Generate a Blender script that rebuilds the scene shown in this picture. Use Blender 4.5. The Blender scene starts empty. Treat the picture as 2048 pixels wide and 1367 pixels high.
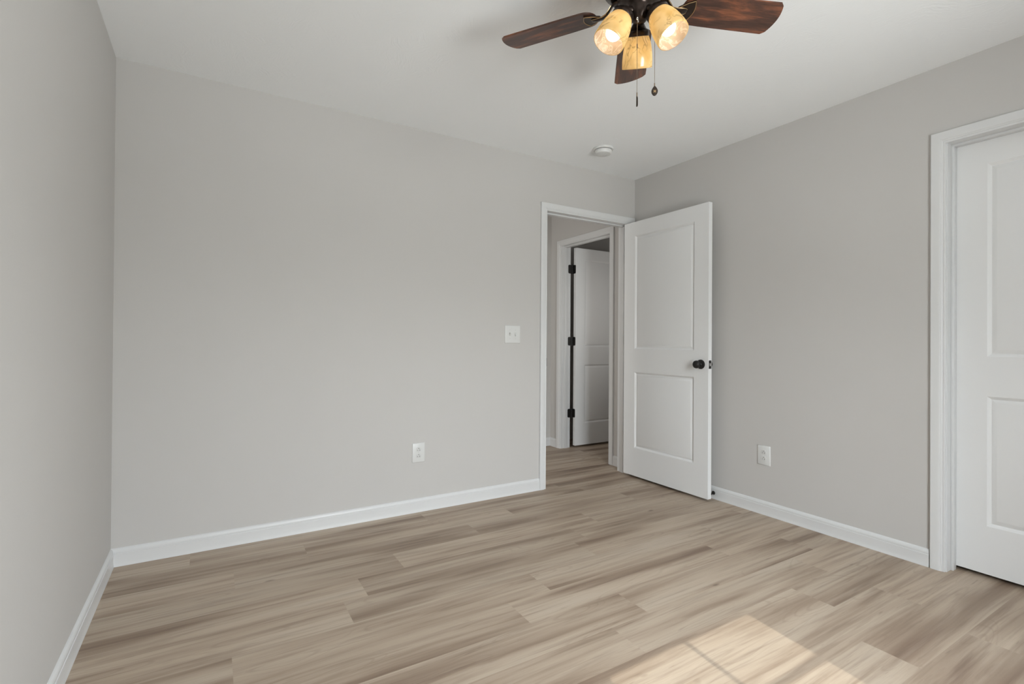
import bpy, bmesh, math, random
from mathutils import Vector, Matrix, Euler

# ------------------------------------------------------------------ camera, world, lights, exposure
scene = bpy.context.scene
COL = scene.collection
PI = math.pi

CAM_LOC = Vector((-3.0231, -3.0363, 1.0945))
YAW, PITCH, ROLL = 0.5450, 0.0052, 0.0067
cam_data = bpy.data.cameras.new("camera")
cam_data.sensor_width = 36.0
cam_data.lens = 998.27 * 36.0 / 2048.0
cam_data.shift_x = -1.92 / 2048.0
cam_data.shift_y = -8.39 / 2048.0
cam_data.clip_start = 0.02
cam = bpy.data.objects.new("camera", cam_data)
COL.objects.link(cam)
_F = Vector((math.sin(YAW) * math.cos(PITCH), math.cos(YAW) * math.cos(PITCH), math.sin(PITCH)))
_R = Vector((math.cos(YAW), -math.sin(YAW), 0.0))
_U = _R.cross(_F)
_R2 = _R * math.cos(ROLL) + _U * math.sin(ROLL)
_U2 = _U * math.cos(ROLL) - _R * math.sin(ROLL)
_m = Matrix(((_R2.x, _U2.x, -_F.x), (_R2.y, _U2.y, -_F.y), (_R2.z, _U2.z, -_F.z))).to_4x4()
_m.translation = CAM_LOC
cam.matrix_world = _m
scene.camera = cam

scene.view_settings.view_transform = 'Standard'
scene.view_settings.look = 'None'
scene.view_settings.gamma = 1.0
scene.view_settings.use_curve_mapping = False
scene.view_settings.exposure = 0.08
try:
    scene.cycles.use_denoising = True
    scene.cycles.max_bounces = 14
    scene.cycles.diffuse_bounces = 10
    scene.cycles.glossy_bounces = 4
    scene.cycles.transparent_max_bounces = 12
    scene.cycles.sample_clamp_indirect = 6.0
except Exception:
    pass

WORLD_STRENGTH = 34.0
SUN_STRENGTH = 2.45
BULB_STRENGTH = 5.0
HALL_POWER = 16.0
FAR_POWER = 2.9

world = bpy.data.worlds.new("sky")
scene.world = world
world.use_nodes = True
wn, wl = world.node_tree.nodes, world.node_tree.links
wn.clear()
w_out = wn.new("ShaderNodeOutputWorld")
w_bg = wn.new("ShaderNodeBackground")
w_ramp = wn.new("ShaderNodeValToRGB")
w_map = wn.new("ShaderNodeMapRange")
w_sep = wn.new("ShaderNodeSeparateXYZ")
w_tc = wn.new("ShaderNodeTexCoord")
w_map.inputs['From Min'].default_value = -1.0
w_map.inputs['From Max'].default_value = 1.0
e = w_ramp.color_ramp.elements
# gradient shaped to even the room light: bright ground, dark horizon band, bright sky
e[0].position = 0.0
e[0].color = (0.35, 0.35, 0.345, 1)
e[1].position = 1.0
e[1].color = (1.08, 1.13, 1.21, 1)
for _p, _c in ((0.20, (0.45, 0.45, 0.445)), (0.26, (0.66, 0.66, 0.655)), (0.31, (1.06, 1.065, 1.07)), (0.35, (0.74, 0.745, 0.75)), (0.385, (0.40, 0.405, 0.40)), (0.42, (0.38, 0.385, 0.38)), (0.47, (0.60, 0.61, 0.61)), (0.56, (0.66, 0.675, 0.69)), (0.64, (1.10, 1.135, 1.19))):
    n = e.new(_p); n.color = (*_c, 1)
wl.new(w_tc.outputs['Generated'], w_sep.inputs[0])
wl.new(w_sep.outputs['Z'], w_map.inputs['Value'])
wl.new(w_map.outputs[0], w_ramp.inputs[0])
# added sideways weighting of the sky, dims the closet side of the room
w_side = wn.new("ShaderNodeValToRGB")
w_map2 = wn.new("ShaderNodeMapRange")
w_map2.inputs['From Min'].default_value = -1.0
w_map2.inputs['From Max'].default_value = 1.0
e2 = w_side.color_ramp.elements
e2[0].position = 0.06
e2[0].color = (0.40, 0.40, 0.40, 1)
e2[1].position = 0.85
e2[1].color = (1.22, 1.22, 1.22, 1)
for _p, _c in ((0.12, 0.55), (0.20, 0.92), (0.28, 1.06), (0.70, 1.06)):
    n = e2.new(_p); n.color = (_c, _c, _c, 1)
w_mul = wn.new("ShaderNodeVectorMath")
w_mul.operation = 'MULTIPLY'
wl.new(w_sep.outputs['X'], w_map2.inputs['Value'])
wl.new(w_map2.outputs[0], w_side.inputs[0])
wl.new(w_ramp.outputs[0], w_mul.inputs[0])
wl.new(w_side.outputs[0], w_mul.inputs[1])
wl.new(w_mul.outputs[0], w_bg.inputs['Color'])
w_bg.inputs['Strength'].default_value = WORLD_STRENGTH
wl.new(w_bg.outputs[0], w_out.inputs[0])

SUN_DX, SUN_K = 0.105, 1.058            # rays run +y, drifting +x, dropping SUN_K per metre
sun_data = bpy.data.lights.new("sun", 'SUN')
sun_data.energy = SUN_STRENGTH
sun_data.angle = 0.0055
sun_data.color = (1.0, 0.93, 0.82)
sun = bpy.data.objects.new("sun", sun_data)
sun.rotation_mode = 'QUATERNION'
sun.rotation_quaternion = Vector((SUN_DX, 1.0, -SUN_K)).to_track_quat('-Z', 'Y')
sun.location = (-2.4, -8.0, 7.0)
COL.objects.link(sun)

portal_data = bpy.data.lights.new("window_portal", 'AREA')
portal_data.shape = 'RECTANGLE'
portal_data.size, portal_data.size_y = 0.90, 1.56
portal_data.cycles.is_portal = True
portal = bpy.data.objects.new("window_portal", portal_data)
portal.location = (-1.732, -3.765, 1.32)
portal.rotation_euler = (PI / 2, 0, 0)
portal.rotation_mode = 'QUATERNION'
portal.rotation_quaternion = Vector((0, 1, 0)).to_track_quat('-Z', 'Z')
COL.objects.link(portal)

def fill_light(name, loc, direction, sx, sy, power):
    """daylight added to brighten the spaces beyond the doorway, no source modelled"""
    d = bpy.data.lights.new(name, 'AREA')
    d.shape = 'RECTANGLE'
    d.size, d.size_y = sx, sy
    d.energy = power
    d.color = (1.0, 0.965, 0.92)
    o = bpy.data.objects.new(name, d)
    o.location = loc
    o.rotation_mode = 'QUATERNION'
    o.rotation_quaternion = Vector(direction).to_track_quat('-Z', 'Y')
    COL.objects.link(o)
fill_light("hall_fill", (-2.9, 0.68, 1.45), (1, 0, 0), 0.7, 1.5, HALL_POWER)  # added area light, keeps the hall from going dark
fill_light("far_room_fill", (0.56, 0.130, 1.62), (0, 1, 0.05), 0.5, 1.3, FAR_POWER)  # added area light facing the far door leaf, unseen from the camera

# ------------------------------------------------------------------ measured layout (metres)
H = 2.44
W = 3.4218                # room spans x = -W .. 0
D = 3.60                  # and y = -D .. 0
WT = 0.115                # wall thickness
HEAD = 2.057              # door opening height
HW = 0.030                # hall wall face x
HALL_Y = 1.235            # hall end wall face y
FANX, FANY, FANZ = -1.769, -1.7934, 2.255

# ------------------------------------------------------------------ node helpers
def new_mat(name):
    m = bpy.data.materials.new(name)
    m.use_nodes = True
    nt = m.node_tree
    nt.nodes.clear()
    out = nt.nodes.new("ShaderNodeOutputMaterial")
    return m, nt, out

class N:
    """small wrapper to wire nodes tersely"""
    def __init__(self, nt):
        self.nt = nt
    def add(self, kind, **kw):
        nd = self.nt.nodes.new(kind)
        for k, v in kw.items():
            setattr(nd, k, v)
        return nd
    def put(self, sock, v):
        if hasattr(v, "is_linked") or isinstance(v, bpy.types.NodeSocket):
            self.nt.links.new(v, sock)
        else:
            sock.default_value = v
    def math(self, op, a, b=None, c=None, clamp=False):
        nd = self.add("ShaderNodeMath", operation=op)
        nd.use_clamp = clamp
        self.put(nd.inputs[0], a)
        if b is not None: self.put(nd.inputs[1], b)
        if c is not None: self.put(nd.inputs[2], c)
        return nd.outputs[0]
    def vmath(self, op, a, b=None):
        nd = self.add("ShaderNodeVectorMath", operation=op)
        self.put(nd.inputs[0], a)
        if b is not None: self.put(nd.inputs[1], b)
        return nd.outputs[0]
    def comb(self, x, y, z=0.0):
        nd = self.add("ShaderNodeCombineXYZ")
        for s, v in zip(nd.inputs, (x, y, z)): self.put(s, v)
        return nd.outputs[0]
    def sep(self, v):
        nd = self.add("ShaderNodeSeparateXYZ")
        self.put(nd.inputs[0], v)
        return nd.outputs
    def noise(self, vec, scale, detail=2.0, rough=0.5, dist=0.0):
        nd = self.add("ShaderNodeTexNoise")
        self.put(nd.inputs['Vector'], vec)
        nd.inputs['Scale'].default_value = scale
        nd.inputs['Detail'].default_value = detail
        nd.inputs['Roughness'].default_value = rough
        nd.inputs['Distortion'].default_value = dist
        return nd.outputs[0]
    def ramp(self, fac, stops):
        nd = self.add("ShaderNodeValToRGB")
        self.put(nd.inputs[0], fac)
        el = nd.color_ramp.elements
        while len(el) > 1: el.remove(el[-1])
        el[0].position, el[0].color = stops[0][0], col4(stops[0][1])
        for p, c in stops[1:]:
            q = el.new(p); q.color = col4(c)
        return nd.outputs[0]
    def mix(self, fac, a, b, blend='MIX'):
        nd = self.add("ShaderNodeMix", data_type='RGBA', blend_type=blend)
        self.put(nd.inputs[0], fac)
        self.put(nd.inputs[6], a if not isinstance(a, tuple) else col4(a))
        self.put(nd.inputs[7], b if not isinstance(b, tuple) else col4(b))
        return nd.outputs[2]
    def bump(self, h, strength, dist):
        nd = self.add("ShaderNodeBump")
        nd.inputs['Strength'].default_value = strength
        nd.inputs['Distance'].default_value = dist
        self.put(nd.inputs['Height'], h)
        return nd.outputs[0]
    def objco(self):
        return self.add("ShaderNodeTexCoord").outputs['Object']

def col4(c):
    if isinstance(c, (int, float)): return (c, c, c, 1.0)
    return (c[0], c[1], c[2], 1.0)

def principled(name, color, rough=0.5, metal=0.0, spec=0.5, bump=None, coat=0.0):
    m, nt, out = new_mat(name)
    g = N(nt)
    b = g.add("ShaderNodeBsdfPrincipled")
    if isinstance(color, tuple):
        b.inputs['Base Color'].default_value = col4(color)
    b.inputs['Roughness'].default_value = rough
    b.inputs['Metallic'].default_value = metal
    b.inputs['Specular IOR Level'].default_value = spec
    b.inputs['Coat Weight'].default_value = coat
    nt.links.new(b.outputs[0], out.inputs[0])
    if bump:
        scale, strength, dist = bump
        nt.links.new(g.bump(g.noise(g.objco(), scale, 3.0, 0.6), strength, dist), b.inputs['Normal'])
    return m, g, b

# ------------------------------------------------------------------ materials
def mat_wall():
    m, g, b = principled("greige_wall_paint", (0.60, 0.585, 0.558), 0.75, spec=0.25)
    co = g.objco()
    h = g.noise(co, 260.0, 2.0, 0.5)
    h2 = g.noise(co, 3.0, 2.0, 0.5)
    c = g.mix(h2, (0.530, 0.518, 0.502), (0.542, 0.531, 0.516))
    g.nt.links.new(c, b.inputs['Base Color'])
    g.nt.links.new(g.bump(h, 0.12, 0.0012), b.inputs['Normal'])
    return m

def mat_ceiling():
    m, g, b = principled("stomped_ceiling_paint", (0.855, 0.872, 0.884), 0.8, spec=0.2)
    co = g.objco()
    wob = g.noise(co, 5.0, 2.0, 0.5)
    hs = []
    for k, (sc, off) in enumerate(((6.0, 0.0), (7.5, 13.7), (10.0, 31.3))):
        v = g.add("ShaderNodeTexVoronoi", feature='F1')
        p = g.vmath('ADD', co, (off, off * 0.7, 0.0))
        g.put(v.inputs['Vector'], p)
        v.inputs['Scale'].default_value = sc
        v.inputs['Randomness'].default_value = 1.0
        ang = g.math('MULTIPLY', g.sep(v.outputs['Color'])[0], 6.283)
        xyz = g.sep(g.vmath('SUBTRACT', p, v.outputs['Position']))
        ang = g.math('ADD', ang, g.math('MULTIPLY', wob, 1.6))
        ca, sa = g.math('COSINE', ang), g.math('SINE', ang)
        u = g.math('ADD', g.math('MULTIPLY', xyz[0], ca), g.math('MULTIPLY', xyz[1], sa))
        w = g.math('SUBTRACT', g.math('MULTIPLY', xyz[1], ca), g.math('MULTIPLY', xyz[0], sa))
        st = g.noise(g.comb(g.math('ADD', g.math('MULTIPLY', u, 17.0), ang), g.math('ADD', g.math('MULTIPLY', w, 105.0), g.math('MULTIPLY', ang, 7.0)), off), 1.0, 2.0, 0.55)
        msk = g.ramp(g.sep(v.outputs['Color'])[1], [(0.30, 0.05), (0.85, 1.0)])
        fall = g.ramp(g.math('MULTIPLY', v.outputs['Distance'], 1.0), [(0.15, 1.0), (0.60, 0.0)])
        sharp = g.ramp(st, [(0.44, 0.0), (0.70, 1.0)])
        hs.append(g.math('MULTIPLY', g.math('MULTIPLY', sharp, msk), fall))
    h = g.math('MAXIMUM', g.math('MAXIMUM', hs[0], hs[1]), hs[2])
    h = g.math('ADD', h, g.math('MULTIPLY', g.noise(co, 110.0, 2.0, 0.5), 0.30))
    g.nt.links.new(g.bump(h, 0.50, 0.0015), b.inputs['Normal'])
    return m

def mat_floor():
    m, g, b = principled("oak_vinyl_planks", (0.4, 0.33, 0.26), 0.42, spec=0.35)
    co = g.objco()
    at = g.add("ShaderNodeAttribute", attribute_name="plank")
    rnd = g.sep(at.outputs['Color'])
    xyz = g.sep(co)
    ox = g.math('MULTIPLY', rnd[0], 57.0)
    oy = g.math('MULTIPLY', rnd[1], 31.0)
    x = g.math('ADD', xyz[0], ox)
    y = g.math('ADD', xyz[1], oy)
    # slow wander of the grain
    wv = g.noise(g.comb(g.math('MULTIPLY', x, 1.1), g.math('MULTIPLY', y, 5.0)), 1.0, 2.0, 0.5)
    yw = g.math('ADD', y, g.math('MULTIPLY', g.math('SUBTRACT', wv, 0.5), 0.035))
    band = g.noise(g.comb(g.math('MULTIPLY', x, 0.75), g.math('MULTIPLY', yw, 8.0)), 1.0, 2.0, 0.5, 0.25)
    streak = g.noise(g.comb(g.math('MULTIPLY', x, 1.9), g.math('MULTIPLY', yw, 34.0)), 1.0, 4.0, 0.6, 0.3)
    grain = g.noise(g.comb(g.math('MULTIPLY', x, 9.0), g.math('MULTIPLY', yw, 260.0)), 1.0, 3.0, 0.6)
    c = g.ramp(band, [(0.27, (0.190, 0.132, 0.094)), (0.36, (0.262, 0.195, 0.143)), (0.46, (0.365, 0.287, 0.217)),
                      (0.56, (0.425, 0.345, 0.267)), (0.74, (0.455, 0.383, 0.306))])
    dark = g.ramp(streak, [(0.52, 0.0), (0.70, 1.0)])
    bandmask = g.ramp(band, [(0.36, 1.0), (0.60, 0.22)])
    c = g.mix(g.math('MULTIPLY', g.math('MULTIPLY', dark, bandmask), 0.72), c, (0.155, 0.105, 0.075))
    c = g.mix(g.math('MULTIPLY', g.ramp(grain, [(0.36, 1.0), (0.56, 0.0)]), 0.12), c, (0.20, 0.145, 0.105))
    mid = g.noise(g.comb(g.math('MULTIPLY', x, 1.5), g.math('MULTIPLY', yw, 46.0), 5.0), 1.0, 4.0, 0.62, 0.25)
    c = g.mix(g.math('MULTIPLY', g.ramp(mid, [(0.50, 0.0), (0.72, 1.0)]), 0.55), c, (0.185, 0.130, 0.092))
    c = g.mix(g.math('MULTIPLY', g.ramp(mid, [(0.28, 1.0), (0.46, 0.0)]), 0.20), c, (0.52, 0.44, 0.355))
    # cathedral figure on some planks
    rr = g.noise(g.comb(g.math('MULTIPLY', x, 1.5), g.math('MULTIPLY', y, 7.5), 4.0), 1.0, 1.0, 0.4)
    ring = g.math('SINE', g.math('MULTIPLY', rr, 120.0))
    ringm = g.math('MULTIPLY', g.ramp(ring, [(0.55, 0.0), (1.0, 1.0)]), g.ramp(rr, [(0.52, 0.0), (0.62, 1.0)]))
    c = g.mix(g.math('MULTIPLY', ringm, 0.20), c, (0.185, 0.130, 0.092))
    # short dark flecks and knots
    v = g.add("ShaderNodeTexVoronoi", feature='F1')
    g.put(v.inputs['Vector'], g.comb(g.math('MULTIPLY', x, 3.2), g.math('MULTIPLY', y, 9.0)))
    v.inputs['Scale'].default_value = 1.0
    kn = g.math('MULTIPLY', g.ramp(v.outputs['Distance'], [(0.035, 1.0), (0.10, 0.0)]),
                g.ramp(g.sep(v.outputs['Color'])[0], [(0.68, 0.0), (0.74, 1.0)]))
    c = g.mix(g.math('MULTIPLY', kn, 0.75), c, (0.115, 0.080, 0.058))
    fl = g.noise(g.comb(g.math('MULTIPLY', x, 7.0), g.math('MULTIPLY', yw, 75.0), 9.0), 1.0, 2.0, 0.5)
    c = g.mix(g.math('MULTIPLY', g.ramp(fl, [(0.68, 0.0), (0.76, 1.0)]), 0.40), c, (0.16, 0.11, 0.08))
    tint = g.math('ADD', 1.00, g.math('MULTIPLY', rnd[2], 0.10))
    hs = g.add("ShaderNodeHueSaturation")
    g.put(hs.inputs['Value'], tint)
    g.put(hs.inputs['Color'], c)
    g.nt.links.new(hs.outputs[0], b.inputs['Base Color'])
    g.nt.links.new(g.math('ADD', 0.40, g.math('MULTIPLY', grain, 0.14)), b.inputs['Roughness'])
    g.nt.links.new(g.bump(grain, 0.08, 0.0006), b.inputs['Normal'])
    return m

def mat_blade():
    m, g, b = principled("dark_rosewood_blade", (0.05, 0.03, 0.02), 0.38, spec=0.5, coat=0.15)
    co = g.objco()
    xyz = g.sep(co)
    s1 = g.noise(g.comb(g.math('MULTIPLY', xyz[0], 4.5), g.math('MULTIPLY', xyz[1], 26.0)), 1.0, 4.0, 0.6, 0.6)
    s2 = g.noise(g.comb(g.math('MULTIPLY', xyz[0], 14.0), g.math('MULTIPLY', xyz[1], 170.0)), 1.0, 3.0, 0.6)
    c = g.ramp(s1, [(0.30, (0.034, 0.015, 0.010)), (0.48, (0.080, 0.034, 0.022)), (0.62, (0.230, 0.080, 0.036))])
    c = g.mix(g.math('MULTIPLY', g.ramp(s2, [(0.40, 1.0), (0.60, 0.0)]), 0.45), c, (0.020, 0.011, 0.008))
    g.nt.links.new(c, b.inputs['Base Color'])
    return m

def mat_amber_glass():
    m, nt, out = new_mat("amber_alabaster_glass")
    g = N(nt)
    co = g.objco()
    d = g.noise(co, 12.0, 2.0, 0.5, 1.8)
    vein = g.math('ABSOLUTE', g.math('SUBTRACT', d, 0.5))
    vm = g.ramp(vein, [(0.0, 1.0), (0.030, 0.0)])
    cloud = g.noise(co, 16.0, 2.0, 0.5, 0.5)
    c = g.ramp(cloud, [(0.3, (0.74, 0.52, 0.21)), (0.7, (0.90, 0.72, 0.39))])
    sel = g.ramp(g.noise(co, 7.0, 1.0, 0.5), [(0.40, 0.0), (0.52, 1.0)])
    c = g.mix(g.math('MULTIPLY', g.math('MULTIPLY', vm, sel), 0.8), c, (0.30, 0.20, 0.08))
    tr = g.add("ShaderNodeBsdfTranslucent"); nt.links.new(c, tr.inputs['Color'])
    df = g.add("ShaderNodeBsdfDiffuse"); nt.links.new(c, df.inputs['Color'])
    gl = g.add("ShaderNodeBsdfGlossy"); gl.inputs['Roughness'].default_value = 0.18
    m1 = g.add("ShaderNodeMixShader"); m1.inputs[0].default_value = 0.45
    nt.links.new(tr.outputs[0], m1.inputs[1]); nt.links.new(df.outputs[0], m1.inputs[2])
    m2 = g.add("ShaderNodeMixShader"); m2.inputs[0].default_value = 0.05
    nt.links.new(m1.outputs[0], m2.inputs[1]); nt.links.new(gl.outputs[0], m2.inputs[2])
    nt.links.new(m2.outputs[0], out.inputs[0])
    return m

def mat_frosted_inner():
    m, nt, out = new_mat("frosted_white_glass_lining")
    g = N(nt)
    co = g.objco()
    d = g.noise(co, 16.0, 3.0, 0.55, 1.8)
    vein = g.math('ABSOLUTE', g.math('SUBTRACT', d, 0.5))
    c = g.ramp(vein, [(0.0, (0.88, 0.80, 0.75)), (0.05, (0.60, 0.49, 0.43)), (0.2, (0.52, 0.43, 0.38))])
    df = g.add("ShaderNodeBsdfDiffuse"); nt.links.new(c, df.inputs['Color'])
    tp = g.add("ShaderNodeBsdfTransparent"); tp.inputs['Color'].default_value = (1.0, 0.96, 0.9, 1)
    m1 = g.add("ShaderNodeMixShader"); m1.inputs[0].default_value = 0.55
    nt.links.new(df.outputs[0], m1.inputs[1]); nt.links.new(tp.outputs[0], m1.inputs[2])
    nt.links.new(m1.outputs[0], out.inputs[0])
    return m

def mat_emit(name, color, strength):
    m, nt, out = new_mat(name)
    e = nt.nodes.new("ShaderNodeEmission")
    e.inputs[0].default_value = col4(color)
    e.inputs[1].default_value = strength
    nt.links.new(e.outputs[0], out.inputs[0])
    return m

def mat_window_glass():
    m, nt, out = new_mat("clear_window_glass")
    g = N(nt)
    tp = g.add("ShaderNodeBsdfTransparent"); tp.inputs['Color'].default_value = (0.97, 0.985, 0.98, 1)
    gl = g.add("ShaderNodeBsdfGlossy"); gl.inputs['Roughness'].default_value = 0.0
    mx = g.add("ShaderNodeMixShader"); mx.inputs[0].default_value = 0.05
    nt.links.new(tp.outputs[0], mx.inputs[1]); nt.links.new(gl.outputs[0], mx.inputs[2])
    nt.links.new(mx.outputs[0], out.inputs[0])
    return m

M_WALL = mat_wall()
M_CEIL = mat_ceiling()
M_FLOOR = mat_floor()
M_TRIM = principled("white_trim_paint", (0.66, 0.667, 0.67), 0.38, spec=0.45)[0]
M_DOOR = principled("white_door_paint", (0.745, 0.752, 0.755), 0.42, spec=0.4, bump=(120.0, 0.03, 0.0005))[0]
M_BLACK = principled("matte_black_hardware", (0.018, 0.017, 0.016), 0.42, metal=0.4)[0]
M_CHROME = principled("bright_steel", (0.75, 0.74, 0.72), 0.22, metal=1.0)[0]
M_PLASTIC = principled("white_plastic", (0.66, 0.665, 0.655), 0.35)[0]
M_PLASTIC_D = principled("white_plastic_insert", (0.62, 0.625, 0.615), 0.35)[0]
M_SLOT = principled("dark_slot", (0.02, 0.02, 0.02), 0.7)[0]
M_BRONZE = principled("oil_rubbed_bronze", (0.045, 0.032, 0.026), 0.28, metal=0.75)[0]
M_GOLD = principled("rubbed_gold_edge", (0.55, 0.38, 0.20), 0.35, metal=0.9)[0]
M_BLADE = mat_blade()
M_AMBER = mat_amber_glass()
M_LINING = mat_frosted_inner()
M_BULB = mat_emit("lit_bulb", (1.0, 0.88, 0.70), BULB_STRENGTH)
M_CHAIN = principled("antique_brass_chain", (0.30, 0.24, 0.18), 0.35, metal=0.9)[0]
M_GLASS = mat_window_glass()
M_RUBBER = principled("black_rubber", (0.02, 0.02, 0.02), 0.7)[0]

# ------------------------------------------------------------------ mesh helpers
def finish(bm, sharp=35.0):
    bmesh.ops.remove_doubles(bm, verts=bm.verts, dist=1e-6)
    bmesh.ops.recalc_face_normals(bm, faces=bm.faces)
    lim = math.radians(sharp)
    for f in bm.faces: f.smooth = True
    for ed in bm.edges:
        if len(ed.link_faces) == 2:
            if ed.calc_face_angle(0.0) > lim: ed.smooth = False
        else:
            ed.smooth = False

def obj(name, bm, mats, parent=None, sharp=35.0, fin=True):
    if fin: finish(bm, sharp)
    me = bpy.data.meshes.new(name)
    bm.to_mesh(me); bm.free()
    for m in (mats if isinstance(mats, (list, tuple)) else [mats]): me.materials.append(m)
    o = bpy.data.objects.new(name, me)
    COL.objects.link(o)
    if parent is not None: o.parent = parent
    return o

def empty(name, loc=(0, 0, 0), rot=(0, 0, 0)):
    o = bpy.data.objects.new(name, None)
    o.empty_display_size = 0.1
    o.location = loc; o.rotation_euler = rot
    COL.objects.link(o)
    return o

def tag(o, label, cat, group=None, kind=None):
    o['label'] = label; o['category'] = cat
    if group: o['group'] = group
    if kind: o['kind'] = kind
    return o

def struct(o, label, cat):
    return tag(o, label, cat, kind='structure')

def add_box(bm, lo, hi, bev=0.0, mi=0):
    lo, hi = Vector(lo), Vector(hi)
    vs = [bm.verts.new((x, y, z)) for x in (lo.x, hi.x) for y in (lo.y, hi.y) for z in (lo.z, hi.z)]
    fs = []
    for q in ((0, 1, 3, 2), (4, 6, 7, 5), (0, 4, 5, 1), (2, 3, 7, 6), (0, 2, 6, 4), (1, 5, 7, 3)):
        f = bm.faces.new([vs[i] for i in q]); f.material_index = mi; fs.append(f)
    if bev > 0:
        eds = list({ed for f in fs for ed in f.edges})
        r = bmesh.ops.bevel(bm, geom=eds, offset=bev, segments=2, affect='EDGES', profile=0.5)
        for f in r['faces']: f.material_index = mi

def box_obj(name, lo, hi, mat, parent=None, bev=0.0):
    bm = bmesh.new(); add_box(bm, lo, hi, bev)
    return obj(name, bm, mat, parent)

def add_lathe(bm, prof, seg=32, mat=None, mi=0, closed=False):
    """revolve (r, z) pairs about local z, then transform by mat"""
    mat = mat or Matrix.Identity(4)
    rings = []
    for r, z in prof:
        if r < 1e-7:
            rings.append([bm.verts.new(mat @ Vector((0, 0, z)))])
        else:
            rings.append([bm.verts.new(mat @ Vector((r * math.cos(2 * PI * i / seg), r * math.sin(2 * PI * i / seg), z))) for i in range(seg)])
    pairs = list(zip(rings[:-1], rings[1:]))
    if closed: pairs.append((rings[-1], rings[0]))
    for k, (a, b) in enumerate(pairs):
        for i in range(seg):
            j = (i + 1) % seg
            if len(a) == 1 and len(b) == 1: continue
            if len(a) == 1: f = bm.faces.new((a[0], b[i], b[j]))
            elif len(b) == 1: f = bm.faces.new((a[i], a[j], b[0]))
            else: f = bm.faces.new((a[i], a[j], b[j], b[i]))
            f.material_index = mi(k) if callable(mi) else mi

def aim(origin, direction):
    q = Vector(direction).normalized().to_track_quat('Z', 'Y')
    return Matrix.Translation(Vector(origin)) @ q.to_matrix().to_4x4()

def add_tube(bm, pts, rad, seg=10, mi=0, cyclic=False, flat=1.0):
    pts = [Vector(p) for p in pts]
    n = len(pts)
    rads = rad if isinstance(rad, (list, tuple)) else [rad] * n
    rings = []
    ref = Vector((0, 0, 1))
    for i, p in enumerate(pts):
        a = pts[(i - 1) % n] if (i > 0 or cyclic) else p
        b = pts[(i + 1) % n] if (i < n - 1 or cyclic) else p
        t = (b - a).normalized()
        r0 = ref if abs(t.dot(ref)) < 0.95 else Vector((1, 0, 0))
        u = t.cross(r0).normalized(); v = u.cross(t).normalized()
        rings.append([bm.verts.new(p + u * (rads[i] * math.cos(2 * PI * k / seg)) + v * (flat * rads[i] * math.sin(2 * PI * k / seg))) for k in range(seg)])
    rng = range(n) if cyclic else range(n - 1)
    for i in rng:
        a, b = rings[i], rings[(i + 1) % n]
        for k in range(seg):
            l = (k + 1) % seg
            f = bm.faces.new((a[k], a[l], b[l], b[k])); f.material_index = mi
    if not cyclic:
        f = bm.faces.new(rings[0][::-1]); f.material_index = mi
        f = bm.faces.new(rings[-1]); f.material_index = mi

def add_prism(bm, outline, z0, z1, mat=None, mi=0):
    mat = mat or Matrix.Identity(4)
    a = [bm.verts.new(mat @ Vector((x, y, z0))) for x, y in outline]
    b = [bm.verts.new(mat @ Vector((x, y, z1))) for x, y in outline]
    n = len(outline)
    f = bm.faces.new(a[::-1]); f.material_index = mi
    f = bm.faces.new(b); f.material_index = mi
    for i in range(n):
        j = (i + 1) % n
        f = bm.faces.new((a[i], a[j], b[j], b[i])); f.material_index = mi

def add_sweep(bm, prof, frames):
    """prof: closed list of (p, q); frames: list of (origin, P axis, Q axis); caps both ends"""
    rings = [[bm.verts.new(o + P * p + Q * q) for p, q in prof] for o, P, Q in frames]
    m = len(prof)
    for a, b in zip(rings[:-1], rings[1:]):
        for i in range(m):
            j = (i + 1) % m
            bm.faces.new((a[i], a[j], b[j], b[i]))
    bm.faces.new(rings[0][::-1]); bm.faces.new(rings[-1])

CASING = [(0.0, 0.0), (0.0, 0.0085), (0.002, 0.0100), (0.0065, 0.0105), (0.0085, 0.0095), (0.0095, 0.0095), (0.0110, 0.0118),
          (0.0150, 0.0135), (0.0170, 0.0132), (0.0180, 0.0145), (0.0225, 0.0162), (0.035, 0.0170), (0.0535, 0.0170), (0.0555, 0.0160), (0.057, 0.0135), (0.057, 0.0)]

def casing_bm(origin, sdir, ndir, s0, s1, h, bm=None):
    """picture-frame casing round an opening s0..s1, height h, on a wall through origin"""
    bm = bm or bmesh.new()
    o, S, Nn, Z = Vector(origin), Vector(sdir), Vector(ndir), Vector((0, 0, 1))
    frames_pts = lambda w: [(s0 - w, 0.0), (s0 - w, h + w), (s1 + w, h + w), (s1 + w, 0.0)]
    rings = []
    for k in range(4):
        rings.append([bm.verts.new(o + S * frames_pts(w)[k][0] + Z * frames_pts(w)[k][1] + Nn * d) for w, d in CASING])
    m = len(CASING)
    for a, b in zip(rings[:-1], rings[1:]):
        for i in range(m):
            j = (i + 1) % m
            bm.faces.new((a[i], a[j], b[j], b[i]))
    bm.faces.new(rings[0][::-1]); bm.faces.new(rings[-1])
    return bm

BASE = [(0.0, 0.0), (0.0148, 0.0), (0.0146, 0.003), (0.0136, 0.008), (0.0125, 0.015), (0.0120, 0.024), (0.0120, 0.050), (0.0126, 0.056), (0.0125, 0.0595), (0.0102, 0.0605), (0.0102, 0.0625), (0.0112, 0.066),
        (0.0108, 0.072), (0.0085, 0.0785), (0.0050, 0.0835), (0.0018, 0.0855), (0.0, 0.0860)]

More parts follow.
